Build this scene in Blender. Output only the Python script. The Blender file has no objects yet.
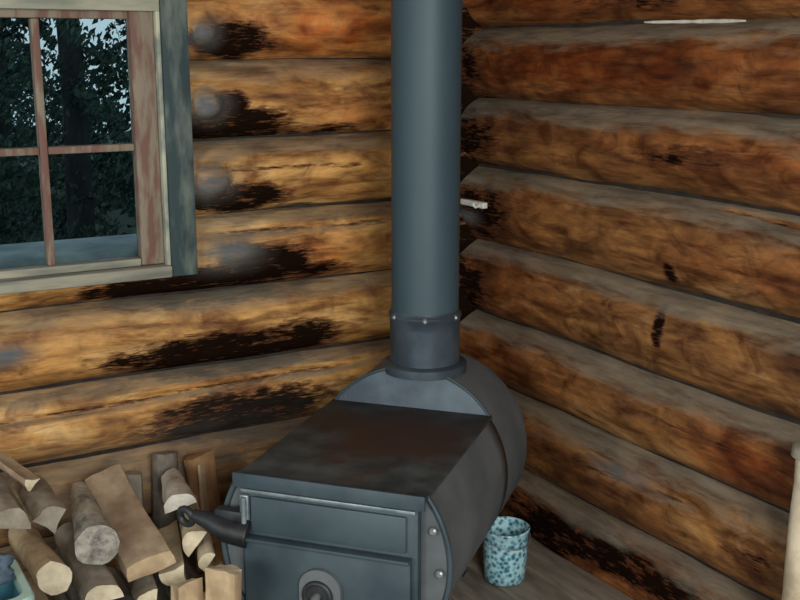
import bpy, bmesh, math, random
from mathutils import Vector, Matrix, noise
random.seed(7)
S = bpy.context.scene
COL = S.collection
PI = math.pi

# ------------------------------------------------------------------ helpers
def link(name, verts, faces, mat, parent=None, smooth=True):
    me = bpy.data.meshes.new(name)
    me.from_pydata([tuple(v) for v in verts], [], faces)
    bm = bmesh.new(); bm.from_mesh(me)
    bmesh.ops.recalc_face_normals(bm, faces=bm.faces)
    bm.to_mesh(me); bm.free()
    if smooth:
        me.polygons.foreach_set('use_smooth', [True]*len(me.polygons))
    o = bpy.data.objects.new(name, me)
    COL.objects.link(o)
    if mat: me.materials.append(mat)
    if parent: o.parent = parent
    return o

def empty(name, loc=(0, 0, 0), rz=0):
    o = bpy.data.objects.new(name, None); COL.objects.link(o)
    o.location = loc; o.rotation_euler = (0, 0, rz); o.empty_display_size = .05
    return o

def tag(o, label, cat, group=None):
    o['label'] = label; o['category'] = cat
    if group: o['group'] = group
    return o

def struct(o):
    o['kind'] = 'structure'; return o

class MB:
    def __init__(s): s.v = []; s.f = []
    def add(s, vs, fs):
        n = len(s.v); s.v += [Vector(v) for v in vs]; s.f += [tuple(i+n for i in f) for f in fs]
        return s
    def box(s, x0, x1, y0, y1, z0, z1, bev=0, M=None):
        bm = bmesh.new(); bmesh.ops.create_cube(bm, size=1)
        for v in bm.verts:
            v.co = Vector(((x0+x1)/2+v.co.x*(x1-x0), (y0+y1)/2+v.co.y*(y1-y0), (z0+z1)/2+v.co.z*(z1-z0)))
        if bev: bmesh.ops.bevel(bm, geom=bm.edges[:], offset=bev, segments=2, affect='EDGES', profile=.5)
        if M: bmesh.ops.transform(bm, matrix=M, verts=bm.verts)
        bm.verts.index_update()
        s.add([v.co.copy() for v in bm.verts], [[v.index for v in f.verts] for f in bm.faces]); bm.free()
        return s
    def tube(s, pts, rad, n=20, cap=True):
        pts = [Vector(p) for p in pts]
        if not hasattr(rad, '__len__'): rad = [rad]*len(pts)
        vs = []; fs = []; up = None
        for i, p in enumerate(pts):
            d = (pts[min(i+1, len(pts)-1)]-pts[max(i-1, 0)]).normalized()
            if up is None: up = d.orthogonal().normalized()
            up = (up-d*up.dot(d)).normalized(); q = d.cross(up)
            for k in range(n):
                a = 2*PI*k/n; vs.append(p+(up*math.cos(a)+q*math.sin(a))*rad[i])
        for i in range(len(pts)-1):
            for k in range(n):
                fs.append((i*n+k, i*n+(k+1) % n, (i+1)*n+(k+1) % n, (i+1)*n+k))
        if cap:
            fs.append(tuple(range(n))[::-1]); fs.append(tuple(range((len(pts)-1)*n, len(pts)*n)))
        return s.add(vs, fs)
    def torus(s, c, ax, R, r, n=28, m=12):
        c = Vector(c); ax = Vector(ax).normalized(); u = ax.orthogonal().normalized(); w = ax.cross(u)
        vs = []; fs = []
        for i in range(n):
            a = 2*PI*i/n; e = u*math.cos(a)+w*math.sin(a)
            for k in range(m):
                b = 2*PI*k/m; vs.append(c+e*(R+r*math.cos(b))+ax*(r*math.sin(b)))
        for i in range(n):
            for k in range(m):
                fs.append((i*m+k, ((i+1) % n)*m+k, ((i+1) % n)*m+(k+1) % m, i*m+(k+1) % m))
        return s.add(vs, fs)
    def build(s, name, mat, parent=None, smooth=True, auto=True):
        o = link(name, s.v, s.f, mat, parent, smooth)
        if smooth and auto: sharp(o)
        return o

def sharp(o, deg=35):
    bm = bmesh.new(); bm.from_mesh(o.data)
    for e in bm.edges:
        if len(e.link_faces) == 2 and e.calc_face_angle(0) > math.radians(deg): e.smooth = False
    bm.to_mesh(o.data); bm.free()

# ------------------------------------------------------------------ materials
def mat_new(name):
    m = bpy.data.materials.new(name); m.use_nodes = True
    nt = m.node_tree; b = nt.nodes['Principled BSDF']
    return m, nt, b
def N(nt, t, **kw):
    n = nt.nodes.new(t)
    for k, v in kw.items():
        if k.startswith('i_'): n.inputs[k[2:].replace('_', ' ')].default_value = v
        else: setattr(n, k, v)
    return n
def ramp(nt, fac, stops):
    r = nt.nodes.new('ShaderNodeValToRGB'); e = r.color_ramp.elements
    while len(e) > 1: e.remove(e[-1])
    e[0].position = stops[0][0]; e[0].color = (*stops[0][1], 1)
    for p, c in stops[1:]:
        x = e.new(p); x.color = (*c, 1)
    nt.links.new(fac, r.inputs[0]); return r.outputs[0]
def mix(nt, fac, a, b, mode='MIX'):
    m = nt.nodes.new('ShaderNodeMix'); m.data_type = 'RGBA'; m.blend_type = mode
    for sock, v in ((m.inputs[0], fac), (m.inputs[6], a), (m.inputs[7], b)):
        if hasattr(v, 'links'): nt.links.new(v, sock)
        elif isinstance(v, (int, float)): sock.default_value = v
        else: sock.default_value = (*v, 1)
    return m.outputs[2]
def tex(nt, scale, detail=4, coord='Object', mp=(1, 1, 1), rough=.55, loc=(0, 0, 0), dist=0):
    tc = nt.nodes.new('ShaderNodeTexCoord'); m = nt.nodes.new('ShaderNodeMapping')
    m.inputs['Scale'].default_value = mp; m.inputs['Location'].default_value = loc
    nt.links.new(tc.outputs[coord], m.inputs[0])
    n = nt.nodes.new('ShaderNodeTexNoise'); n.inputs['Scale'].default_value = scale
    n.inputs['Detail'].default_value = detail; n.inputs['Roughness'].default_value = rough
    n.inputs['Distortion'].default_value = dist
    nt.links.new(m.outputs[0], n.inputs['Vector']); return n.outputs['Fac']
def bump(nt, b, h, strength=.4, dist=.01):
    x = nt.nodes.new('ShaderNodeBump'); x.inputs['Strength'].default_value = strength
    x.inputs['Distance'].default_value = dist
    nt.links.new(h, x.inputs['Height']); nt.links.new(x.outputs[0], b.inputs['Normal'])
def math_(nt, op, a, b=0.0, clamp=False):
    m = nt.nodes.new('ShaderNodeMath'); m.operation = op; m.use_clamp = clamp
    for s, v in ((m.inputs[0], a), (m.inputs[1], b)):
        if hasattr(v, 'links'): nt.links.new(v, s)
        else: s.default_value = v
    return m.outputs[0]

def simple(name, c1, c2, scale=12, rough=.7, metal=0, mp=(1, 1, 1), b=.2, bd=.004, lo=.35, hi=.65, spec=.5):
    m, nt, p = mat_new(name)
    f = tex(nt, scale, 5, mp=mp)
    nt.links.new(ramp(nt, f, [(lo, c1), (hi, c2)]), p.inputs['Base Color'])
    p.inputs['Roughness'].default_value = rough; p.inputs['Metallic'].default_value = metal
    p.inputs['Specular IOR Level'].default_value = spec
    if b: bump(nt, p, f, b, bd)
    return m

def log_material(name, axis, red):
    """varnished peeled logs: streaky orange to yellow wood; attribute r = soot/oil stain + painted lump shadows, g = grey bleached patch + painted glint, b = reddish"""
    m, nt, p = mat_new(name)
    al = (1, 7, 7) if axis == 0 else (7, 1, 7)
    al2 = (1, 3, 3) if axis == 0 else (3, 1, 3)
    f1 = tex(nt, 3.2, 6, mp=al2, rough=.6, dist=.6)
    f2 = tex(nt, 5.0, 7, mp=al, rough=.65, loc=(3, 1, 2), dist=.3)
    f3 = tex(nt, 2.4, 5, mp=al2, rough=.6, loc=(9, 4, 5), dist=1.0)
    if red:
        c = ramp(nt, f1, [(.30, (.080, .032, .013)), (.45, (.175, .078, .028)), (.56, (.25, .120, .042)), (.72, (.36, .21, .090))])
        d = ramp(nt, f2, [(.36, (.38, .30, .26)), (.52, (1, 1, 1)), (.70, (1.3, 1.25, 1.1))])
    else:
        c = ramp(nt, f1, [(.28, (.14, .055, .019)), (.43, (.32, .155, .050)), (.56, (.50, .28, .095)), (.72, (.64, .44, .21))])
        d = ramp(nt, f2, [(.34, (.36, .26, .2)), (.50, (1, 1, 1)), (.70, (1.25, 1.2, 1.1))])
    c = mix(nt, .85, c, d, 'MULTIPLY')
    at = nt.nodes.new('ShaderNodeAttribute'); at.attribute_name = 'wear_shade'
    sp = nt.nodes.new('ShaderNodeSeparateColor'); nt.links.new(at.outputs['Color'], sp.inputs[0])
    # small scattered dark scars
    sc = ramp(nt, f3, [(.60, (0, 0, 0)), (.70, (1, 1, 1))])
    c = mix(nt, math_(nt, 'MULTIPLY', sc, .72 if red else .62), c, (.050, .019, .010))
    f5 = tex(nt, 13.0, 5, mp=(.6, 1, 1) if axis == 0 else (1, .6, 1), rough=.6, loc=(2, 8, 6), dist=1.2)
    c = mix(nt, .8, c, ramp(nt, f5, [(.34, (.42, .27, .22)), (.47, (.95, .95, .95)), (.66, (1.45, 1.42, 1.3))]), 'MULTIPLY')
    # reddish tone
    c = mix(nt, sp.outputs[2], c, mix(nt, 1.0, c, (.78, .40, .24), 'MULTIPLY'))
    # soot / oil stain and painted lump shadows, broken up by the grain
    f4 = tex(nt, 9.0, 6, mp=al2, rough=.7, loc=(5, 7, 1), dist=.8)
    fc = math_(nt, 'MULTIPLY', math_(nt, 'SUBTRACT', math_(nt, 'ADD', f2, f4), .72), 2.6, True)
    stn_shade = math_(nt, 'MULTIPLY', sp.outputs[0], math_(nt, 'ADD', fc, .30))
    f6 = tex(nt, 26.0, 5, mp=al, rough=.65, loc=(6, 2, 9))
    stn_shade = math_(nt, 'MULTIPLY', stn_shade, ramp(nt, f6, [(.36, (1.15, 1.15, 1.15)), (.66, (.45, .45, .45))]))
    stn_shade = ramp(nt, stn_shade, [(.20, (0, 0, 0)), (.60, (1, 1, 1))])
    c = mix(nt, math_(nt, 'MULTIPLY', ramp(nt, stn_shade, [(.0, (0, 0, 0)), (.35, (1, 1, 1))]), .8), c, (.085, .028, .012))
    c = mix(nt, ramp(nt, stn_shade, [(.35, (0, 0, 0)), (1.0, (.97, .97, .97))]), c, (.007, .004, .003))
    # greyer upward faces + grey bleached patches and one painted glint
    g = nt.nodes.new('ShaderNodeNewGeometry'); sx = nt.nodes.new('ShaderNodeSeparateXYZ')
    nt.links.new(g.outputs['Normal'], sx.inputs[0])
    up = math_(nt, 'SUBTRACT', sx.outputs[2], .34)
    up = math_(nt, 'ADD', math_(nt, 'MULTIPLY', up, 3.0), math_(nt, 'MULTIPLY', math_(nt, 'SUBTRACT', f2, .5), 2.2), True)
    up = math_(nt, 'MULTIPLY', up, .80 if red else .66)
    gr = math_(nt, 'MAXIMUM', up, sp.outputs[1], True)
    c = mix(nt, gr, c, ramp(nt, f2, [(.35, (.118, .102, .078)), (.65, (.220, .198, .155))]))
    c = mix(nt, math_(nt, 'MULTIPLY', math_(nt, 'MULTIPLY', sp.outputs[1], ramp(nt, f4, [(.36, (.25, .25, .25)), (.60, (1, 1, 1))])), .9, True), c, (.10, .115, .14))
    nt.links.new(c, p.inputs['Base Color'])
    rr = math_(nt, 'ADD', math_(nt, 'MULTIPLY', math_(nt, 'MAXIMUM', gr, stn_shade), .4), .48, True)
    nt.links.new(rr, p.inputs['Roughness'])
    sl = math_(nt, 'MULTIPLY', math_(nt, 'SUBTRACT', 1.0, math_(nt, 'MAXIMUM', gr, stn_shade), True), .30)
    nt.links.new(sl, p.inputs['Specular IOR Level'])
    bump(nt, p, math_(nt, 'ADD', f2, math_(nt, 'MULTIPLY', f1, .7)), .55, .012)
    return m

M_logL = log_material('varnished_log_yellow', 0, False)
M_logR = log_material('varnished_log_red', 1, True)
M_gap = simple('dark_chinking', (.008, .006, .005), (.03, .022, .017), 18, .95)
M_floor = simple('worn_floor_boards', (.19, .165, .135), (.34, .30, .25), 6, .75, mp=(6, 1, 1))
M_ceil = simple('ceiling_boards', (.20, .12, .06), (.30, .19, .10), 5, .8, mp=(1, 6, 1))
M_steel = simple('blued_stove_steel', (.024, .044, .060), (.052, .080, .098), 7, .55, .15, b=.15)
M_steel2 = simple('dusty_stove_side', (.072, .086, .098), (.120, .135, .146), 6, .62, .05, b=.12)
M_pipe = simple('blued_pipe_steel', (.030, .060, .080), (.046, .080, .104), 3, .55, .1, mp=(1, 1, .4), b=.04)
M_collar = simple('scorched_pipe_steel', (.036, .052, .072), (.075, .105, .135), 9, .45, .4, b=.08)
M_bolt = simple('worn_bolt', (.20, .22, .24), (.34, .36, .38), 30, .4, .6)
M_edge = simple('rubbed_steel_edge', (.13, .18, .21), (.26, .31, .34), 25, .4, .5)
M_black = simple('black_iron', (.010, .011, .014), (.035, .040, .048), 20, .5, .3)
def cooktop_mat():
    m, nt, p = mat_new('rusty_cooktop')
    f = tex(nt, 6, 6, rough=.65); f2 = tex(nt, 14, 5, loc=(2, 3, 1))
    c = ramp(nt, f2, [(.35, (.022, .028, .032)), (.7, (.070, .080, .082))])
    tc = nt.nodes.new('ShaderNodeTexCoord')
    ln = nt.nodes.new('ShaderNodeVectorMath'); ln.operation = 'DISTANCE'
    nt.links.new(tc.outputs['Object'], ln.inputs[0]); ln.inputs[1].default_value = (.03, -.14, .52)
    near = math_(nt, 'SUBTRACT', 1.0, math_(nt, 'MULTIPLY', ln.outputs['Value'], 4.0), True)
    r = math_(nt, 'ADD', f, math_(nt, 'MULTIPLY', near, .30))
    k = ramp(nt, r, [(.50, (0, 0, 0)), (.68, (1, 1, 1))])
    nt.links.new(mix(nt, k, c, (.048, .024, .017)), p.inputs['Base Color'])
    p.inputs['Roughness'].default_value = .62; p.inputs['Metallic'].default_value = .15
    bump(nt, p, f2, .2, .004); return m
M_top = cooktop_mat()

# window materials
M_teal = simple('flaking_teal_paint', (.026, .048, .055), (.12, .15, .135), 9, .8, mp=(3, 3, .8), lo=.46, hi=.70)
M_tealL = simple('flaked_pale_edge', (.20, .23, .20), (.46, .46, .36), 9, .85, mp=(2, 2, 1), lo=.4, hi=.6)
M_sash = simple('bare_reddish_sash', (.150, .078, .062), (.215, .180, .135), 12, .75, mp=(3, 3, .6), lo=.42, hi=.56)
M_board = simple('grey_green_board', (.20, .22, .18), (.40, .39, .31), 8, .85, mp=(.6, 3, 3))
M_sill = simple('weathered_sill', (.16, .17, .15), (.37, .35, .27), 9, .85, mp=(.5, 4, 3))
M_ledge = simple('outer_ledge', (.20, .24, .26), (.42, .46, .48), 6, .9)
mg, nt, p = mat_new('window_glass')
p.inputs['Base Color'].default_value = (.55, .68, .72, 1); p.inputs['Roughness'].default_value = .02
p.inputs['Transmission Weight'].default_value = 1; p.inputs['IOR'].default_value = 1.05
p.inputs['Specular IOR Level'].default_value = .4
M_glass = mg
# wood pile
def wood_mat(name, a, b_, c3, sc=8):
    m, nt, p = mat_new(name)
    f = tex(nt, sc, 6, rough=.65, mp=(1, 1, .35)); g = tex(nt, sc*2.5, 5, loc=(3, 3, 3))
    c = ramp(nt, f, [(.32, a), (.5, b_), (.68, c3)])
    c = mix(nt, .5, c, ramp(nt, g, [(.35, (.45, .42, .4)), (.6, (1, 1, 1))]), 'MULTIPLY')
    nt.links.new(c, p.inputs['Base Color']); p.inputs['Roughness'].default_value = .85
    bump(nt, p, g, .4, .006); return m
M_tan = wood_mat('split_tan_wood', (.34, .23, .13), (.52, .39, .24), (.66, .53, .36))
M_pinkish = wood_mat('split_pinkish_wood', (.30, .20, .13), (.43, .33, .23), (.56, .46, .34))
M_pale = wood_mat('split_pale_wood', (.48, .41, .28), (.70, .62, .45), (.80, .74, .58))
M_brown = wood_mat('split_brown_wood', (.18, .09, .04), (.30, .17, .08), (.40, .26, .14))
M_greyw = wood_mat('weathered_grey_wood', (.17, .15, .12), (.31, .28, .23), (.46, .42, .35))
M_bark = wood_mat('grey_bark', (.09, .082, .068), (.19, .175, .145), (.32, .295, .245), 16)
M_speck = wood_mat('speckled_pale_bark', (.10, .10, .10), (.40, .38, .33), (.55, .53, .46), 22)
M_birch = wood_mat('white_birch_bark', (.42, .40, .35), (.66, .64, .58), (.78, .76, .70), 10)

# ------------------------------------------------------------------ room: log walls
def fb(x, y, z, o=3):
    return noise.fractal(Vector((x, y, z)), 1.0, 2.0, o)

def log_wall(name, axis, seams, s0, s1, mat, blobs, lumps, cuts, cracks=()):
    """cuts: (sa, sb, za, zb) opening.  axis 0: runs along x, room on -y; axis 1: runs along y, room on -x"""
    V = []; Fc = []; W = []
    for li in range(len(seams)-1):
        za, zb = seams[li], seams[li+1]
        zc = (za+zb)/2; hz = (zb-za)/2*1.085; hd = .125
        segs = [(s0, s1)]; clamp = None
        for (ca, cb, cza, czb) in cuts:
            if zb <= cza+.02 or za >= czb-.02: continue
            if za < cza-.03: clamp = (ca, cb, 'hi', cza)
            elif zb > czb+.03: clamp = (ca, cb, 'lo', czb)
            else: segs = [(s0, ca), (cb, s1)]
        nr = 76
        ph = li*7.3+axis*31
        for (a, b) in segs:
            ns = max(12, int((b-a)/.011)); n0 = len(V)
            for i in range(ns+1):
                s = a+(b-a)*i/ns
                wob = .006*fb(s*1.3, ph, 0); wob2 = .010*fb(s*1.1, ph, 4)
                for k in range(nr):
                    t = 2*PI*k/nr; c, sn = math.cos(t), math.sin(t)
                    e = .92
                    cc = math.copysign(abs(c)**e, c); ss = math.copysign(abs(sn)**e, sn)
                    nn = .010*fb(s*3.2, c*1.2+ph, sn*1.2, 4)+.0035*fb(s*9, c*3+ph, sn*3, 3)
                    R = 1+nn*6
                    z = zc+wob+hz*ss*(1+nn*1.5); d = -.0+.105+wob2-hd*cc*R   # d<0 into the room
                    for (ls, lz, rs, rz, am) in lumps:
                        q = ((s-ls)/rs)**2+((z-lz)/rz)**2
                        if q < 4 and cc > 0: d -= am*math.exp(-q*q)
                    ck = 0
                    for (sa, cz0, sb, cz1, dp) in cracks:
                        if cc > 0 and sa < s < sb:
                            u = (s-sa)/(sb-sa); lz = cz0+(cz1-cz0)*u+.006*fb(s*5, sa*9, 2)
                            e_ = math.exp(-((z-lz)/.0075)**2)*min(1, 6*u, 6*(1-u)); ck = max(ck, e_); d += dp*e_
                    if clamp and clamp[0] < s < clamp[1]:
                        z = min(z, clamp[3]) if clamp[2] == 'hi' else max(z, clamp[3])
                    st = ck*.50; gr = rd = 0
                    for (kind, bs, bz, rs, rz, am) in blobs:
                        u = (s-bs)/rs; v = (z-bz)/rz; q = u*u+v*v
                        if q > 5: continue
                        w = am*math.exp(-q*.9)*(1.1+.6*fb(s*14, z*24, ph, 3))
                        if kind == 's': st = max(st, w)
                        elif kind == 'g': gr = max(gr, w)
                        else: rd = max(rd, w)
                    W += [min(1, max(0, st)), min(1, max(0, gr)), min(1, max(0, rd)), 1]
                    V.append((s, d, z) if axis == 0 else (d, s, z))
            for i in range(ns):
                for k in range(nr):
                    Fc.append((n0+i*nr+k, n0+i*nr+(k+1) % nr, n0+(i+1)*nr+(k+1) % nr, n0+(i+1)*nr+k))
            Fc.append(tuple(n0+k for k in range(nr))); Fc.append(tuple(n0+ns*nr+k for k in range(nr))[::-1])
    o = link(name, V, Fc, mat)
    ca = o.data.color_attributes.new('wear_shade', 'FLOAT_COLOR', 'POINT')
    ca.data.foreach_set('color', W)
    return struct(o)

seL = [-.10, .120, .337, .550, .768, .985, 1.193, 1.408, 1.63, 1.85, 2.07, 2.30]
seR = [-.05, .173, .405, .622, .852, 1.088, 1.293, 1.500, 1.72, 1.94, 2.16, 2.38]
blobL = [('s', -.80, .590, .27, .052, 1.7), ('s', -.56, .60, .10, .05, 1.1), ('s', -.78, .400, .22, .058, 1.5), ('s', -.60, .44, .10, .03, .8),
         ('s', -.86, .790, .28, .04, 1.7), ('s', -.755, 1.460, .09, .036, 2.0), ('s', -.80, 1.232, .16, .034, 2.0),  # last two: shadows of the lumps painted into the log colour
         ('s', -.72, 1.262, .14, .02, .8), ('s', -.77, 1.03, .13, .035, 1.8), ('s', -.68, .838, .12, .045, 1.7),  # last two: painted shade to the right of the lower lumps
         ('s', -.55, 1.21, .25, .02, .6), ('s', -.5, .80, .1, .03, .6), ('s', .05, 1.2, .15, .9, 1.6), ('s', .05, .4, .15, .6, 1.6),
         ('g', -.845, 1.478, .035, .030, 1.0), ('g', -.845, 1.290, .045, .036, 1.0), ('g', -.840, 1.085, .055, .040, 1.0),
         ('g', -.80, .885, .075, .040, .9), ('g', -1.41, .665, .05, .022, 1.1),  # last one: a specular glint put into the colour
         ('s', -.78, 1.29, .05, .03, 1.3), ('r', -.45, 1.50, .30, .10, .8), ('r', -.40, 1.25, .2, .06, .5), ('r', -.55, .84, .15, .06, .7),  # first one: painted shadow beside a lump
         ('g', -1.2, .24, .8, .12, .45)]
lumpL = [(-.845, 1.478, .035, .030, .035), (-.845, 1.290, .042, .036, .035), (-.840, 1.085, .052, .042, .03), (-.80, .885, .07, .04, .015)]
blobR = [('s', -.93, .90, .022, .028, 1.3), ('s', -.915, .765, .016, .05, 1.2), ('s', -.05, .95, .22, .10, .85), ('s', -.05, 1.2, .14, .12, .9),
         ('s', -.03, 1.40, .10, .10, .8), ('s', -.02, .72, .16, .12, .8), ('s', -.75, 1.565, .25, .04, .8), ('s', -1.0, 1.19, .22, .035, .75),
         ('s', -.75, .09, .45, .055, 1.0), ('s', -.5, .06, .2, .07, 1.1), ('s', -1.27, .27, .10, .05, .85), ('s', -.7, .27, .2, .02, .5),
         ('s', -1.15, .985, .12, .03, .5), ('g', -.80, .34, .10, .02, .7), ('g', -.05, .93, .05, .02, .6),
         ('r', -.6, 1.39, .9, .09, 1.0), ('r', -1.1, 1.2, .5, .08, .6), ('r', -.6, 1.60, .9, .10, .9), ('r', -1.25, .50, .2, .08, .9),
         ('r', -.8, .09, .5, .1, .9), ('r', -1.2, .95, .3, .06, .5), ('r', -.1, .6, .35, .5, .6)]
WX0, WX1, WZ0, WZ1 = -1.86, -.930, .850, 1.575
blobR = [(k, a, b, c, d, e*(.62 if k == 's' and a < -.25 and b > .2 and c > .05 else .9)) for k, a, b, c, d, e in blobR]
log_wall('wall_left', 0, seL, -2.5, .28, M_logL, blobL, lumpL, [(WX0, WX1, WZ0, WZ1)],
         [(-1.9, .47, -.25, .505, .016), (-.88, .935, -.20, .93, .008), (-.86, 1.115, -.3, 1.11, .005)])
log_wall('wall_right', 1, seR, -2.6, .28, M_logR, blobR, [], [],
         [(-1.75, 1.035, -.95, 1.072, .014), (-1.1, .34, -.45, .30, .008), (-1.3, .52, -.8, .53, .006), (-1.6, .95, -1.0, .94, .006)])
# dark oakum between the logs (kept behind the log faces, open where the window is)
mb = MB()
mb.box(-2.5, WX0, .045, .09, 0, 2.3); mb.box(WX1, .09, .045, .09, 0, 2.3)
mb.box(WX0, WX1, .045, .09, 0, WZ0-.01); mb.box(WX0, WX1, .045, .09, WZ1+.01, 2.3)
wl = bpy.data.objects['wall_left']; wr = bpy.data.objects['wall_right']
mb.build('chinking', M_gap, wl)
MB().box(.045, .09, -2.6, .045, 0, 2.35).build('chinking', M_gap, wr)
# pale splinter of chinking showing in one seam of the right wall
pts = [(-.004+.002*math.sin(i*2), -.80-.032*i, 1.5005-.0004*i) for i in range(11)]
o = MB().tube(pts, [.002, .0035, .004, .0035, .0045, .0035, .005, .0045, .005, .004, .002], 8).build('chinking_splinter', M_birch, wr)
o['label'] = 'pale splinter of chinking showing in the seam'

# floor: boards with real gaps
V = MB(); x = -4.2
while x < .12:
    w = .14
    V.box(x, x+w-.004, -4.6, .12, -.035, 0, .002); x += w
V.box(-4.2, .12, -4.6, .12, -.07, -.036)
struct(V.build('floor', M_floor))
c_ = MB()
y = -4.6
while y < .28:
    c_.box(-4.2, .28, y, y+.18, 2.38, 2.42, .004); y += .184
struct(c_.build('ceiling', M_ceil))

# ------------------------------------------------------------------ window
win = struct(empty('window_1', (0, 0, 0)))
# plank jambs through the wall
def wpart(name, b, mat, **k): return b.build(name, mat, win, **k)
wpart('casing', MB().box(-.970, -.897, -.052, -.022, .835, 1.66, .004), M_teal)
wpart('casing_edge', MB().box(-.982, -.9705, -.046, .02, .855, 1.56, .003), M_tealL)
wpart('casing', MB().box(-1.93, -1.845, -.052, -.022, .815, 1.66, .004), M_teal)
wpart('head_casing', MB().box(-1.844, -.971, -.050, -.022, 1.532, 1.66, .004), M_board)
mbs = MB().box(-1.93, -.971, -.060, .07, .835, .868, .006)
wpart('window_sill', mbs, M_sill)
wpart('outer_ledge', MB().box(-1.95, -.85, .10, .36, .82, .895, .01), M_ledge)
wpart('jamb', MB().box(-.9245, -.900, -.02, .22, .85, 1.56), M_sill)
wpart('jamb', MB().box(-1.885, -1.861, -.02, .22, .85, 1.56), M_sill)
# sash: stiles, rails and muntins
wpart('sash_stile', MB().box(-1.046, -.983, -.030, .012, .870, 1.542, .005), M_sash)
wpart('sash_stile', MB().box(-1.844, -1.775, -.030, .012, .870, 1.542, .005), M_sash)
wpart('sash_rail', MB().box(-1.774, -1.047, -.020, .012, 1.512, 1.545, .004), M_sash)
wpart('sash_rail', MB().box(-1.774, -1.047, -.030, .012, .869, .890, .004), M_sill)
for mx in (-1.280, -1.525):
    wpart('muntin', MB().box(mx-.010, mx+.010, -.022, .010, .891, 1.511, .003), M_sash)
for (a, b) in ((-1.774, -1.536), (-1.514, -1.291), (-1.269, -1.047)):
    wpart('muntin', MB().box(a, b, -.020, .008, 1.176, 1.195, .003), M_sash)
for (a, b) in ((-1.774, -1.536), (-1.514, -1.291), (-1.269, -1.047)):
    for (c, d) in ((.891, 1.175), (1.196, 1.511)):
        wpart('glass_pane', MB().box(a, b, .0, .003, c, d), M_glass, smooth=False)

# ------------------------------------------------------------------ outside: ground, trees
M_ground = simple('forest_ground', (.006, .012, .008), (.022, .036, .018), 3, .95)
M_leafA = simple('dark_needles', (.006, .022, .020), (.030, .075, .045), 5, .8, b=0)
M_leafB = simple('green_leaves', (.018, .06, .030), (.07, .16, .07), 5, .7, b=0)
M_trunk = simple('dark_bark', (.012, .014, .016), (.05, .05, .05), 9, .95, mp=(1, 1, .3))
gv = []; gf = []; gn = 40
for i in range(gn+1):
    for j in range(gn+1):
        gx = -26+36*i/gn; gy = .6+24*j/gn
        gv.append((gx, gy, -.25-.01*gy+.15*fb(gx*.5, gy*.5, 0)))
for i in range(gn):
    for j in range(gn):
        gf.append((i*(gn+1)+j, (i+1)*(gn+1)+j, (i+1)*(gn+1)+j+1, i*(gn+1)+j+1))
struct(link('ground', gv, gf, M_ground))

def foliage(pts_fn, n, size, rng):
    V = []; Fc = []
    for _ in range(n):
        p = pts_fn(rng); s = size*rng.uniform(.6, 1.4)
        ax = Vector((rng.gauss(0, 1), rng.gauss(0, 1), rng.gauss(0, .6))).normalized()
        u = ax.orthogonal().normalized(); w = ax.cross(u); k = len(V)
        fold = ax*s*.25
        V += [p-u*s, p+w*s*.45+fold, p+u*s, p-w*s*.45+fold]
        Fc += [(k, k+1, k+2), (k, k+2, k+3)]
    return V, Fc
def conifer(x, y, h, r, seed, label):
    rng = random.Random(seed)
    z0 = -.25-.01*y-.08
    t = tag(empty('conifer_tree', (x, y, z0)), label, 'tree', 'conifers outside the cabin window')
    tr = [(0.02*math.sin(i), .02*math.cos(i*1.3), h*i/8) for i in range(9)]
    MB().tube(tr, [.085*(1-i/9)+.012 for i in range(9)], 10).build('trunk', M_trunk, t)
    boughs = []
    nb = int(h*15)
    for i in range(nb):
        z = h*(.05+.93*i/nb); a = rng.uniform(0, 2*PI); L = r*(1-.85*z/h)*rng.uniform(.7, 1.1)
        boughs.append((z, a, L))
    def fn(rg):
        z, a, L = rg.choice(boughs); q = rg.random()**.7
        sw = rg.gauss(0, .13)*L*(1.1-q)
        return Vector((math.cos(a)*L*q-math.sin(a)*sw, math.sin(a)*L*q+math.cos(a)*sw, z-L*q*q*.35+rg.gauss(0, .03)))
    V, Fc = foliage(fn, int(h*r*3000), .029, rng)
    link('foliage', V, Fc, M_leafA, t, smooth=False)
def shrub(x, y, h, r, seed, label):
    rng = random.Random(seed)
    z0 = -.25-.01*y-.08
    t = tag(empty('leafy_shrub', (x, y, z0)), label, 'shrub', 'shrubs outside the cabin window')
    st = MB()
    for k in range(5):
        a = 2*PI*k/5+.3
        st.tube([(0, 0, 0), (math.cos(a)*r*.25, math.sin(a)*r*.25, h*.45), (math.cos(a)*r*.5, math.sin(a)*r*.5, h*.85)], [.03, .02, .008], 7)
    st.build('stem', M_trunk, t)
    def fn(rg):
        d = Vector((rg.gauss(0, 1), rg.gauss(0, 1), rg.gauss(0, 1))).normalized()*rg.uniform(.55, 1)**.5
        return Vector((d.x*r, d.y*r, h*.55+d.z*h*.45))
    V, Fc = foliage(fn, 2200, .035, rng)
    link('foliage', V, Fc, M_leafB, t, smooth=False)
trees = [(-1.25, 3.1, 5.2, .8), (-.20, 4.2, 6.0, 1.25), (-2.6, 5.6, 5.6, 1.2), (1.75, 5.0, 6.0, 1.05), (-.05, 7.5, 6.6, 1.7),
         (3.5, 8.6, 6.5, 1.7), (-3.2, 9.4, 6.2, 1.7), (.35, 11.2, 7, 2.0), (4.0, 13.0, 7, 2.2)]
TL = ['nearest dark conifer outside the window', 'dark conifer behind the right window panes', 'dark conifer behind the left window panes',
      'conifer glimpsed low behind the right panes', 'tall conifer in the middle of the view outside', 'conifer further off behind the right panes',
      'conifer further off behind the left panes', 'far conifer at the back of the woods in the middle', 'farthest conifer outside near the window casing']
for i, (x, y, h, r) in enumerate(trees): conifer(x, y, h, r, 20+i, TL[i])
SL = ['green leafy shrub in front of the conifers, near the casing side', 'green leafy shrub outside, behind the middle muntin', 'green leafy shrub further off among the trunks']
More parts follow.
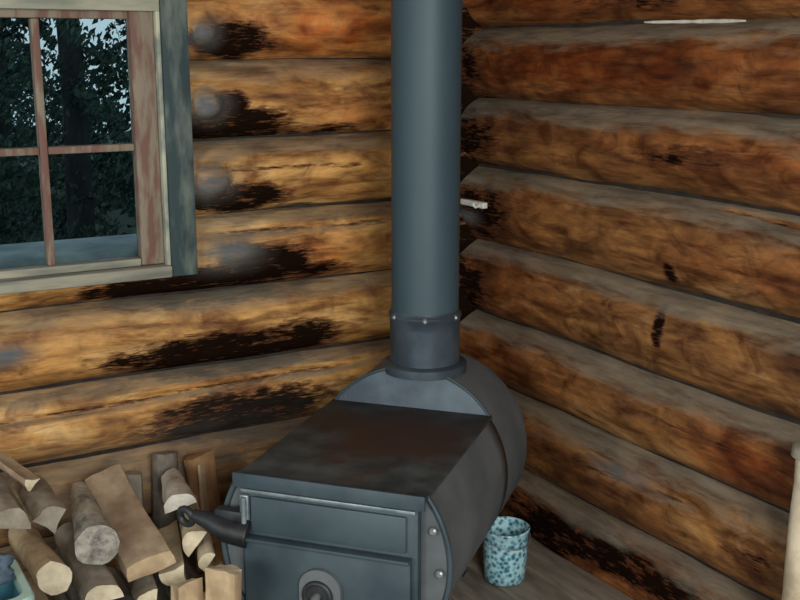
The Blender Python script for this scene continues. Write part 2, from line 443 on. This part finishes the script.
for i, (x, y, h, r) in enumerate([(-.05, 2.2, 1.15, .45), (-1.15, 1.9, 1.0, .42), (.62, 2.9, 1.45, .42)]): shrub(x, y, h, r, 60+i, SL[i])

# ------------------------------------------------------------------ stove
A = math.radians(48.4)           # stove axis, clockwise from +y
SO = Vector((-.4-.2425*math.cos(A), -.76+.2425*math.sin(A), 0))
# local frame: +x to the stove's right, +y to the back
stove = tag(empty('barrel_stove', SO, -A), 'dark blue-grey barrel wood stove with flat rusty cooktop, set across the log corner', 'stove')
R = .2642; ZC = .3605; ZP = ZC+.6*R; YF, YR, YB = -.463, .086, .339
cut = math.asin(.6)
def ring(a0, a1, n): return [a0+(a1-a0)*i/n for i in range(n+1)]
# drum shell: front part is open on top (under the cooktop), rear part is a full round
V = []; Fc = []; na = 72
angs = ring(PI-cut, 2*PI+cut, na)
st = [YF, YF+.012, YF+.03, -.36, -.26, -.16, -.06, .02, YR]
rr = [R*1.012, R*1.012, R, R, R, R, R, R, R]
for y, r in zip(st, rr):
    for a in angs: V.append((r*math.cos(a), y, ZC+r*math.sin(a)))
m_ = na+1
for i in range(len(st)-1):
    for k in range(na): Fc.append((i*m_+k, i*m_+k+1, (i+1)*m_+k+1, (i+1)*m_+k))
o = link('drum_shell', V, Fc, M_steel2, stove)
so = o.modifiers.new('thick', 'SOLIDIFY'); so.thickness = .004; so.offset = -1
V = []; Fc = []; na = 96
st = [(YR, R), (.15, R), (.22, R), (.29, R), (YB-.022, R), (YB-.008, R*.985), (YB, R*.955), (YB+.004, R*.90), (YB-.002, R*.87), (YB-.002, R*.4)]
for y, r in st:
    for k in range(na):
        a = 2*PI*k/na; V.append((r*math.cos(a), y, ZC+r*math.sin(a)))
for i in range(len(st)-1):
    for k in range(na): Fc.append((i*na+k, i*na+(k+1) % na, (i+1)*na+(k+1) % na, (i+1)*na+k))
Fc.append(tuple(range((len(st)-1)*na, len(st)*na)))
link('drum_rear', V, Fc, M_steel2, stove)
# riser: the segment of plate that closes the round rear above the cooktop
V = []; Fc = []
angs = ring(cut, PI-cut, 30)
for a in angs: V.append((R*math.cos(a)*1.003, YR+.020*(math.sin(a)*R-.6*R)/(.4*R)-.004, ZC+R*math.sin(a)*1.003))
for a in angs: V.append((R*math.cos(a)*1.003, YR-.006, ZP))
for i in range(30): Fc.append((i, i+1, 32+i, 31+i))
o = link('riser_plate', V, Fc, M_collar, stove, smooth=False)
so = o.modifiers.new('thick', 'SOLIDIFY'); so.thickness = .004
# weld seam between riser and drum
wv = [(R*math.cos(a)*1.004, YR+.020*(math.sin(a)*R-.6*R)/(.4*R)-.003, ZC+R*math.sin(a)*1.004) for a in angs]
MB().tube(wv, .004, 8).build('weld_seam', M_steel, stove)
# cooktop
W = R*.8
MB().box(-W-.008, W+.008, YF-.030, YR+.002, ZP-.006, ZP+.004, .003).build('cooktop_plate', M_top, stove)
MB().box(-W-.010, W+.010, YF-.037, YF-.029, ZP-.020, ZP+.014, .003).build('cooktop_lip', M_steel, stove)
# front end: round drum head, then the flat box front
V = []; Fc = []
angs = ring(PI-cut, 2*PI+cut, 60)
for a in angs: V.append((R*.985*math.cos(a), YF+.002, ZC+R*.985*math.sin(a)))
V.append((0, YF+.002, ZC))
for k in range(60): Fc.append((k, k+1, 61))
Fc.append((60, 0, 61))
o = link('drum_head', V, Fc, M_steel2, stove, smooth=False)
so = o.modifiers.new('thick', 'SOLIDIFY'); so.thickness = .003
rim = [(R*1.012*math.cos(a), YF, ZC+R*1.012*math.sin(a)) for a in angs]
MB().tube(rim, .0065, 10).build('drum_rim', M_steel, stove)
FX = W-.006
fy0 = YF-.030
MB().box(-FX, FX, fy0, YF-.002, .115, ZP-.008, .006).build('front_housing', M_steel, stove)
MB().box(-FX+.004, FX-.004, fy0-.009, fy0-.001, ZP-.029, ZP-.021, .002).build('top_trim', M_edge, stove)
# upper fixed panel with turned edge
MB().box(-FX+.028, FX-.024, fy0-.010, fy0-.001, ZC+.040, ZP-.036, .004).build('upper_panel', M_steel, stove)
# loading door, with its shelf-like top flange
dr = MB().box(-FX+.012, FX-.012, fy0-.017, fy0-.001, .135, ZC+.022, .005)
dr.box(-FX+.010, FX-.012, fy0-.028, fy0-.002, ZC+.022, ZC+.031, .002)
door = dr.build('loading_door', M_steel, stove)
# raised arched boss with round draught dial
V = MB()
arch = []
for i in range(17):
    a = PI*i/16; arch.append((-.008+.048*math.cos(a), .300+.044*math.sin(a)))
arch = [(.040, .175)]+arch+[(-.056, .175)]
n = len(arch)
vs = [(x, fy0-.030, z) for x, z in arch]+[(x, fy0-.016, z) for x, z in arch]
fs = [tuple(range(n)), tuple(range(n, 2*n))[::-1]]+[(i, (i+1) % n, n+(i+1) % n, n+i) for i in range(n)]
V.add(vs, fs)
boss = V.build('draught_boss', M_steel2, door)
dc = (-.012, fy0-.034, .284)
MB().torus((dc[0], fy0-.033, dc[2]), (0, 1, 0), .030, .006).build('draught_dial', M_black, boss).location = (0, 0, 0)
MB().tube([(dc[0], fy0-.029, dc[2]), (dc[0], fy0-.036, dc[2])], .027, 28).build('dial_face', M_black, boss)
MB().tube([(dc[0], fy0-.036, dc[2]), (dc[0], fy0-.052, dc[2]), (dc[0], fy0-.060, dc[2])], [.009, .009, .005], 14).build('dial_knob', M_bolt, boss)
# hinge on the upper left
h = MB().box(-FX+.002, -FX+.024, fy0-.012, fy0-.001, ZC+.065, ZP-.034, .004)
h.tube([(-FX+.014, fy0-.014, ZC+.060), (-FX+.014, fy0-.014, ZP-.038)], .006, 12)
h.build('hinge', M_edge, stove)
# bolts down the right rim
for z in (ZC+.085, ZC-.01, ZC-.11):
    xx = math.sqrt((R*.93)**2-(z-ZC)**2) if abs(z-ZC) < R*.9 else .1
    xx = min(xx, R*.93)
    MB().tube([(xx, YF-.004, z), (xx, YF-.010, z), (xx, YF-.013, z)], [.010, .009, .005], 10).build('bolt', M_bolt, stove)
# flue collar on top of the drum
PX, PY = .026, .169
PX = .012
MB().tube([(PX, PY, ZC+R-.02), (PX, PY, ZC+R+.002), (PX, PY, ZC+R+.006)], [.112, .112, .104], 40).build('flue_collar', M_collar, stove)
# legs
for y in (-.34, .22):
    MB().box(-.12, .12, y-.02, y+.02, .100, .125, .004).build('cradle', M_black, stove)
    for x in (-.10, .10):
        MB().box(x-.018, x+.018, y-.018, y+.018, 0, .165, .003).build('leg', M_black, stove)
# door latch arm reaching out to the left
lat = MB()
z0 = .415
lat.tube([(-FX+.02, fy0-.004, z0-.025), (-FX-.03, fy0-.010, z0-.018), (-FX-.075, fy0-.016, z0), (-FX-.11, fy0-.018, z0+.010)], [.032, .030, .020, .013], 14)
lat.torus((-FX-.127, fy0-.018, z0+.003), (.2, 1, .1), .018, .0085)
lat.box(-FX-.06, -FX+.01, fy0-.016, fy0+.012, z0+.002, z0+.030, .006)
lat.build('latch_handle', M_black, stove)

# ------------------------------------------------------------------ stove pipe
pw = stove.location.copy()
cA, sA = math.cos(-A), math.sin(-A)
px_ = pw.x+cA*PX-sA*PY; py_ = pw.y+sA*PX+cA*PY
pipe = tag(empty('stove_pipe', (px_, py_, ZC+R)), 'tall blue-grey metal pipe rising from the top of the stove', 'stovepipe')
PR = .0885
MB().tube([(0, 0, .115), (0, 0, .9), (0, 0, 1.755)], PR, 64).build('pipe_section', M_pipe, pipe)
cz = [(.007, PR+.004), (.10, PR+.004), (.125, PR+.005), (.130, PR+.008), (.136, PR+.008), (.141, PR+.003), (.147, PR+.001)]
MB().tube([(0, 0, z) for z, r in cz], [r for z, r in cz], 64).build('pipe_collar', M_collar, pipe)
toc = Vector((-1.888-px_, -2.894-py_, 0)).normalized()
for da in (-1.0, .0, 1.0):
    d = Matrix.Rotation(da, 3, 'Z') @ toc
    b0 = d*(PR+.004); b1 = d*(PR+.012)
    MB().tube([(b0.x, b0.y, .133), ((b0.x+b1.x)/2, (b0.y+b1.y)/2, .133), (b1.x, b1.y, .133)], [.008, .007, .004], 12).build('screw', M_bolt, pipe)

# ------------------------------------------------------------------ speckled enamel bucket
mE, nt, p = mat_new('speckled_enamel')
tc = nt.nodes.new('ShaderNodeTexCoord'); vo = nt.nodes.new('ShaderNodeTexVoronoi'); vo.inputs['Scale'].default_value = 75
nt.links.new(tc.outputs['Object'], vo.inputs['Vector'])
nz = tex(nt, 30, 4)
k = ramp(nt, math_(nt, 'ADD', vo.outputs['Distance'], math_(nt, 'MULTIPLY', nz, .5)), [(.44, (.030, .12, .16)), (.66, (.16, .38, .46)), (.90, (.42, .66, .74))])
nt.links.new(k, p.inputs['Base Color']); p.inputs['Roughness'].default_value = .3
bk = tag(empty('enamel_bucket', (-.238, -.597, 0)), 'light blue speckled enamel bucket on the floor between the stove and the log wall', 'bucket')
prof = [(.004, .003), (.050, .003), (.056, .008), (.060, .06), (.062, .11), (.064, .150), (.067, .153), (.0675, .157), (.064, .159), (.061, .153), (.058, .11), (.055, .06), (.050, .012), (.004, .010)]
n = 48; V = []; Fc = []
for r, z in prof:
    for i in range(n): V.append((r*math.cos(2*PI*i/n), r*math.sin(2*PI*i/n), z))
for i in range(len(prof)-1):
    for q in range(n): Fc.append((i*n+q, i*n+(q+1) % n, (i+1)*n+(q+1) % n, (i+1)*n+q))
link('bucket_body', V, Fc, mE, bk)
hd = [(  .0695*math.cos(a), .0695*math.sin(a), .138-.02*abs(math.sin(a))) for a in ring(-PI/2-1.2, -PI/2+1.9, 20)]
MB().tube(hd, .0018, 8).build('bail_handle', M_bolt, bk)

# ------------------------------------------------------------------ white hook in the corner
hk = tag(empty('wall_hook', (-.028, -.095, .977)), 'small white hook fixed to the log just right of the stovepipe', 'hook')
M_white = simple('white_plastic', (.62, .62, .58), (.80, .80, .76), 40, .5, b=.1)
MB().box(-.006, .016, -.062, .062, -.009, .009, .003).build('hook_plate', M_white, hk)
MB().tube([(-.006, -.045, -.001), (-.022, -.047, -.004), (-.030, -.049, .002), (-.031, -.050, .012)], .0045, 10).build('hook_prong', M_white, hk)

# ------------------------------------------------------------------ post at the right
M_post = wood_mat('pale_peeled_post', (.44, .36, .25), (.60, .52, .38), (.70, .63, .50))
pp = [(-.058+.003*math.sin(i*.9), -1.432+.002*math.cos(i*1.7), i*.06) for i in range(11)]
pst = tag(empty('wooden_post', (0, 0, 0)), 'pale wooden post standing against the log wall at right edge', 'post')
MB().tube(pp, [.034, .0335, .033, .0335, .033, .0325, .033, .032, .0325, .032, .031], 20).build('shaft', M_post, pst)
MB().tube([(-.057, -1.432, .602), (-.057, -1.432, .622), (-.057, -1.432, .628)], [.040, .039, .030], 20).build('cap', M_greyw, pst)['label'] = 'weathered grey cap'

# ------------------------------------------------------------------ firewood
def split_piece(p0, p1, r0, r1, shape, roll, mats, label, seed, group='firewood pieces in the pile'):
    """a split billet from p0 to p1; shape = list of (angle fraction, radius factor, is_bark)"""
    p0 = Vector(p0); p1 = Vector(p1); ax = (p1-p0); L = ax.length; ax.normalize()
    mid = (p0+p1)/2
    q = ax.to_track_quat('Z', 'Y')
    rng = random.Random(seed)
    prof = []
    if shape == 'round':
        for i in range(22): prof.append((2*PI*i/22, 1.0, 1))
    elif shape == 'half':
        for i in range(13): prof.append((PI*i/12, 1.0, 1))
        for i in range(1, 6): prof.append((PI, 1-i/3, 0))
    elif shape == 'wedge':
        for i in range(9): prof.append((PI*.3+PI*.42*i/8, 1.15, 1))
        for t in (.66, .33): prof.append((PI*.72, 1.15*t, 0))
        prof.append((PI*1.5, .35, 0))
        for t in (.33, .66): prof.append((PI*.3, 1.15*t, 0))
    elif shape == 'quarter':
        for i in range(9): prof.append((PI/4+PI/2*i/8, 1.3, 1))
        for t in (.66, .33): prof.append((PI*.75, 1.3*t, 0))
        prof.append((PI*1.5, .25, 0))
        for t in (.33, .66): prof.append((PI*.25, 1.3*t, 0))
    elif shape == 'slab':
        for (x, y, b) in [(-1, -.35, 0), (-.5, -.4, 0), (0, -.38, 0), (.5, -.4, 0), (1, -.33, 0), (1.03, 0, 0), (.95, .36, 0), (.5, .42, 0), (0, .4, 0), (-.5, .42, 0), (-.97, .35, 0), (-1.02, 0, 0)]:
            prof.append((math.atan2(y, x), math.hypot(x, y), b))
    n = len(prof); V = []; ns = 14; Fc = []; mi = []
    cut0 = rng.uniform(-.10, .10); cut1 = rng.uniform(-.15, .15)
    for i in range(ns+1):
        t = i/ns; rad = r0+(r1-r0)*t
        for (a, f, b) in prof:
            a2 = a+roll
            rd = rad*f*(1+.16*noise.noise(Vector((math.cos(a)*1.5, math.sin(a)*1.5, t*3+seed)))+.07*noise.noise(Vector((math.cos(a)*4, math.sin(a)*4, t*4+seed*2))))
            x, y = rd*math.cos(a2), rd*math.sin(a2)
            z = (t-.5)*L
            if i == 0: z += cut0*x*2
            if i == ns: z += cut1*x*2+.10*y+.12*rad*noise.noise(Vector((x*60, y*60, seed)))
            V.append(Vector((x, y, z)))
    for i in range(ns):
        for k in range(n):
            Fc.append((i*n+k, i*n+(k+1) % n, (i+1)*n+(k+1) % n, (i+1)*n+k)); mi.append(0 if (prof[k][2] and prof[(k+1) % n][2]) else 1)
    c0 = len(V); V.append(sum(V[:n], Vector())/n); c1 = len(V); V.append(sum(V[ns*n:ns*n+n], Vector())/n)
    for k in range(n):
        Fc.append(((k+1) % n, k, c0)); mi.append(2)
        Fc.append((ns*n+k, ns*n+(k+1) % n, c1)); mi.append(2)
    me = bpy.data.meshes.new('split_log')
    me.from_pydata([tuple(v) for v in V], [], Fc)
    for m in mats: me.materials.append(m)
    me.polygons.foreach_set('material_index', mi)
    me.polygons.foreach_set('use_smooth', [True]*len(mi))
    o = bpy.data.objects.new('split_log', me); COL.objects.link(o)
    o.location = mid; o.rotation_euler = q.to_euler()
    sharp(o, 30)
    return tag(o, label, 'firewood', group)

G = 'firewood pieces in the pile'
# visible pieces of the heap.  p0 = back end (towards the wall), p1 = near end (towards the room)
vis = [
 # (back end, near end, r0, r1, shape, roll, (bark, split face, end), label)
 ((-1.285, -.170, .330), (-1.338, -.560, .345), .020, .050, 'round', .3, (M_speck, M_tan, M_speck), 'pale speckled billet tapering to the back, left of the long tan board'),
 ((-1.205, -.125, .330), (-1.232, -.600, .285), .050, .054, 'slab', .30, (M_pinkish, M_pinkish, M_tan), 'long flat tan split board in the middle of the pile'),
 ((-1.036, -.170, .305), (-1.106, -.455, .345), .030, .040, 'half', .3, (M_birch, M_pale, M_birch), 'white barked birch piece beside the stove latch handle'),
 ((-1.066, -.270, .225), (-1.158, -.600, .262), .038, .042, 'quarter', 2.6, (M_tan, M_pale, M_pale), 'cream split end just below the tip of the latch handle, left of the rounder one'),
 ((-.985, -.360, .170), (-1.070, -.650, .215), .038, .045, 'round', .8, (M_tan, M_pale, M_pale), 'rounded cream billet end touching the left side of the stove'),
 ((-1.020, -.260, .262), (-1.108, -.575, .298), .030, .036, 'half', .9, (M_pale, M_tan, M_pale), 'small cream wedge directly under the latch handle'),
 ((-1.160, -.250, .150), (-1.235, -.640, .200), .036, .040, 'wedge', .5, (M_greyw, M_tan, M_pale), 'pale wedge low under the end of the tan board'),
 ((-1.330, -.240, .235), (-1.350, -.640, .245), .040, .044, 'half', .1, (M_greyw, M_tan, M_pale), 'tan split piece under the speckled billet'),
 ((-1.435, -.180, .240), (-1.440, -.570, .292), .034, .038, 'round', .5, (M_tan, M_tan, M_pale), 'yellowish billet end left of the speckled billet'),
 ((-1.395, -.130, .325), (-1.405, -.430, .345), .040, .042, 'quarter', .2, (M_greyw, M_greyw, M_greyw), 'dull grey brown quarter billet on top, left of the speckled one'),
 ((-1.455, -.070, .425), (-1.405, -.275, .414), .022, .026, 'wedge', 1.9, (M_pinkish, M_pinkish, M_pale), 'short pinkish chunk on the upper left of the pile'),
 ((-1.500, -.130, .360), (-1.505, -.440, .375), .046, .048, 'half', -.3, (M_greyw, M_pinkish, M_greyw), 'grey weathered half round at far left of the pile'),
 ((-1.440, -.260, .175), (-1.452, -.655, .205), .030, .034, 'wedge', 2.2, (M_brown, M_pinkish, M_tan), 'small reddish brown split piece below the yellowish billet end'),
]
for i, (a, b, r0, r1, shp, rl, ms, lb) in enumerate(vis):
    split_piece(a, b, r0, r1, shp, rl, ms, lb, 11+i, G)
split_piece((-1.170, -.880, .0), (-1.156, -.850, .362), .044, .046, 'half', 2.4, (M_tan, M_tan, M_pale), 'cream split billet standing upright at the front left corner of the stove', 51, G)
split_piece((-1.235, -.800, .0), (-1.213, -.755, .300), .038, .040, 'quarter', 2.9, (M_tan, M_tan, M_pale), 'shorter cream split billet standing upright under the latch handle ring', 52, G)
split_piece((-1.018, -.330, .250), (-1.100, -.630, .272), .022, .026, 'half', 1.0, (M_pale, M_tan, M_pale), 'thin cream kindling stick wedged beside the rounded cream billet', 53, G)
# upright pieces behind, against the wall
split_piece((-1.035, -.072, .0), (-1.020, -.066, .345), .036, .034, 'round', .4, (M_bark, M_greyw, M_greyw), 'grey barked billet standing upright behind the white birch piece', 41, G)
split_piece((-.915, -.135, .0), (-.925, -.082, .335), .050, .046, 'half', -1.2, (M_brown, M_brown, M_brown), 'brown split block standing against the wall beside the stove', 42, G)
split_piece((-.990, -.33, .0), (-.950, -.160, .325), .014, .011, 'slab', .8, (M_pinkish, M_pinkish, M_pinkish), 'thin pinkish splinter leaning on the brown block', 43, G)
split_piece((-1.120, -.070, .0), (-1.125, -.068, .300), .034, .034, 'half', 1.2, (M_greyw, M_greyw, M_greyw), 'dull grey half round upright behind the tan board', 44, G)
# lower courses
low = []
for r_, z in enumerate((.046, .140)):
    for c in range(5):
        x = -1.225-.100*c
        if z > .1 and c in (0, 2): continue
        low.append((x, z))
low += [(-1.105, .046), (-1.105, .136), (-1.545, .232)]
LB = 'split billet in the lower courses of the pile against the wall'
for i, (x, z) in enumerate(low):
    rr0 = .043
    if z > .2: rr0 = .036
    split_piece((x, -.16, z), (x-.005, -.58-.015*(i % 3), z), rr0, rr0, ('round', 'half', 'round')[i % 3], i*.7,
                (M_bark, M_tan, (M_tan, M_pale, M_greyw)[i % 3]), LB, 80+i, 'billets in the lower courses')

# ------------------------------------------------------------------ tub with dark cloth, bottom left
M_tub = simple('blue_plastic', (.05, .20, .30), (.10, .28, .36), 5, .4, b=0)
M_rim = simple('pale_teal_plastic', (.32, .50, .46), (.42, .60, .54), 12, .45, b=0)
M_navy = simple('navy_cloth', (.015, .03, .055), (.09, .14, .20), 14, .9, b=.5, bd=.01)
tub = tag(empty('plastic_tub', (-1.760, -.775, 0)), 'blue plastic tub with pale teal rim on floor left of the woodpile', 'tub')
V = MB()
hx, hy, H = .215, .095, .415
def rr_(hx, hy, z, c=.03, n=6):
    P = []
    for (sx, sy, a0) in ((1, 1, 0), (-1, 1, PI/2), (-1, -1, PI), (1, -1, 3*PI/2)):
        for i in range(n+1):
            a = a0+PI/2*i/n; P.append((sx*(hx-c)+c*math.cos(a), sy*(hy-c)+c*math.sin(a), z))
    return P
rings = [rr_(hx-.03, hy-.02, 0), rr_(hx-.028, hy-.018, .004), rr_(hx, hy, H-.035), rr_(hx-.004, hy-.004, H-.035), rr_(hx-.032, hy-.022, .01)]
vs = [p for r in rings for p in r]; n = len(rings[0])
fs = [tuple(range(n))[::-1]]+[(i*n+k, i*n+(k+1) % n, (i+1)*n+(k+1) % n, (i+1)*n+k) for i in range(4) for k in range(n)]+[tuple(range(4*n, 5*n))]
V.add(vs, fs); V.build('tub_body', M_tub, tub)
V = MB(); rings = [rr_(hx-.002, hy-.002, H-.036), rr_(hx+.012, hy+.012, H-.034), rr_(hx+.012, hy+.012, H-.006), rr_(hx+.008, hy+.008, H), rr_(hx-.006, hy-.006, H), rr_(hx-.006, hy-.006, H-.03)]
vs = [p for r in rings for p in r]
fs = [(i*n+k, i*n+(k+1) % n, ((i+1) % 6)*n+(k+1) % n, ((i+1) % 6)*n+k) for i in range(6) for k in range(n)]
V.add(vs, fs); V.build('tub_rim', M_rim, tub)
bm = bmesh.new(); bmesh.ops.create_icosphere(bm, subdivisions=5, radius=1)
for v in bm.verts:
    p = v.co.copy(); q = 1+.22*fb(p.x*2, p.y*2, p.z*2, 4)+.06*abs(fb(p.x*5, p.y*5, p.z*5, 3))
    v.co = Vector((p.x*.140*q, p.y*.052*q, max(-.05, p.z*.060*q)))
me = bpy.data.meshes.new('crumpled_cloth'); bm.to_mesh(me); bm.free(); me.materials.append(M_navy)
me.polygons.foreach_set('use_smooth', [True]*len(me.polygons))
cl = bpy.data.objects.new('crumpled_cloth', me); COL.objects.link(cl); cl.location = (-1.700, -.765, .432)
tag(cl, 'crumpled dark navy cloth heaped in the blue tub', 'cloth')

# ------------------------------------------------------------------ light
w = bpy.data.worlds.new('World'); S.world = w; w.use_nodes = True
nt = w.node_tree; bg = nt.nodes['Background']
bg.inputs['Color'].default_value = (.72, .88, .94, 1); bg.inputs['Strength'].default_value = .9
def area(name, loc, target, size, sy, energy, col):
    l = bpy.data.lights.new(name, 'AREA'); l.shape = 'RECTANGLE'; l.size = size; l.size_y = sy
    l.energy = energy; l.color = col
    o = bpy.data.objects.new(name, l); COL.objects.link(o); o.location = loc
    o.rotation_euler = (Vector(target)-Vector(loc)).to_track_quat('-Z', 'Y').to_euler()
    return o
area('doorway_light', (-1.75, -4.3, 1.75), (-.5, -.4, .6), 1.1, 1.1, 95, (1.0, .96, .89))
area('left_fill', (-3.1, -2.2, 1.05), (-1.1, -.1, .45), .7, .7, 22, (1.0, .95, .84))  # added fill to brighten the lower left logs, no source in the room

# ------------------------------------------------------------------ camera
P = math.atan(248/1100); TH = math.radians(29.8)
cam = bpy.data.cameras.new('Camera'); cam.sensor_fit = 'HORIZONTAL'; cam.sensor_width = 36
cam.lens = 36*1100/800
co = bpy.data.objects.new('Camera', cam); COL.objects.link(co)
co.location = (-1.8881, -2.8944, 1.43)
d = Vector((math.sin(TH)*math.cos(P), math.cos(TH)*math.cos(P), -math.sin(P)))
co.rotation_euler = d.to_track_quat('-Z', 'Y').to_euler()
cam.clip_start = .05
S.camera = co
S.view_settings.view_transform = 'Standard'; S.view_settings.look = 'None'
S.view_settings.gamma = 1; S.view_settings.use_curve_mapping = False
S.view_settings.exposure = 0
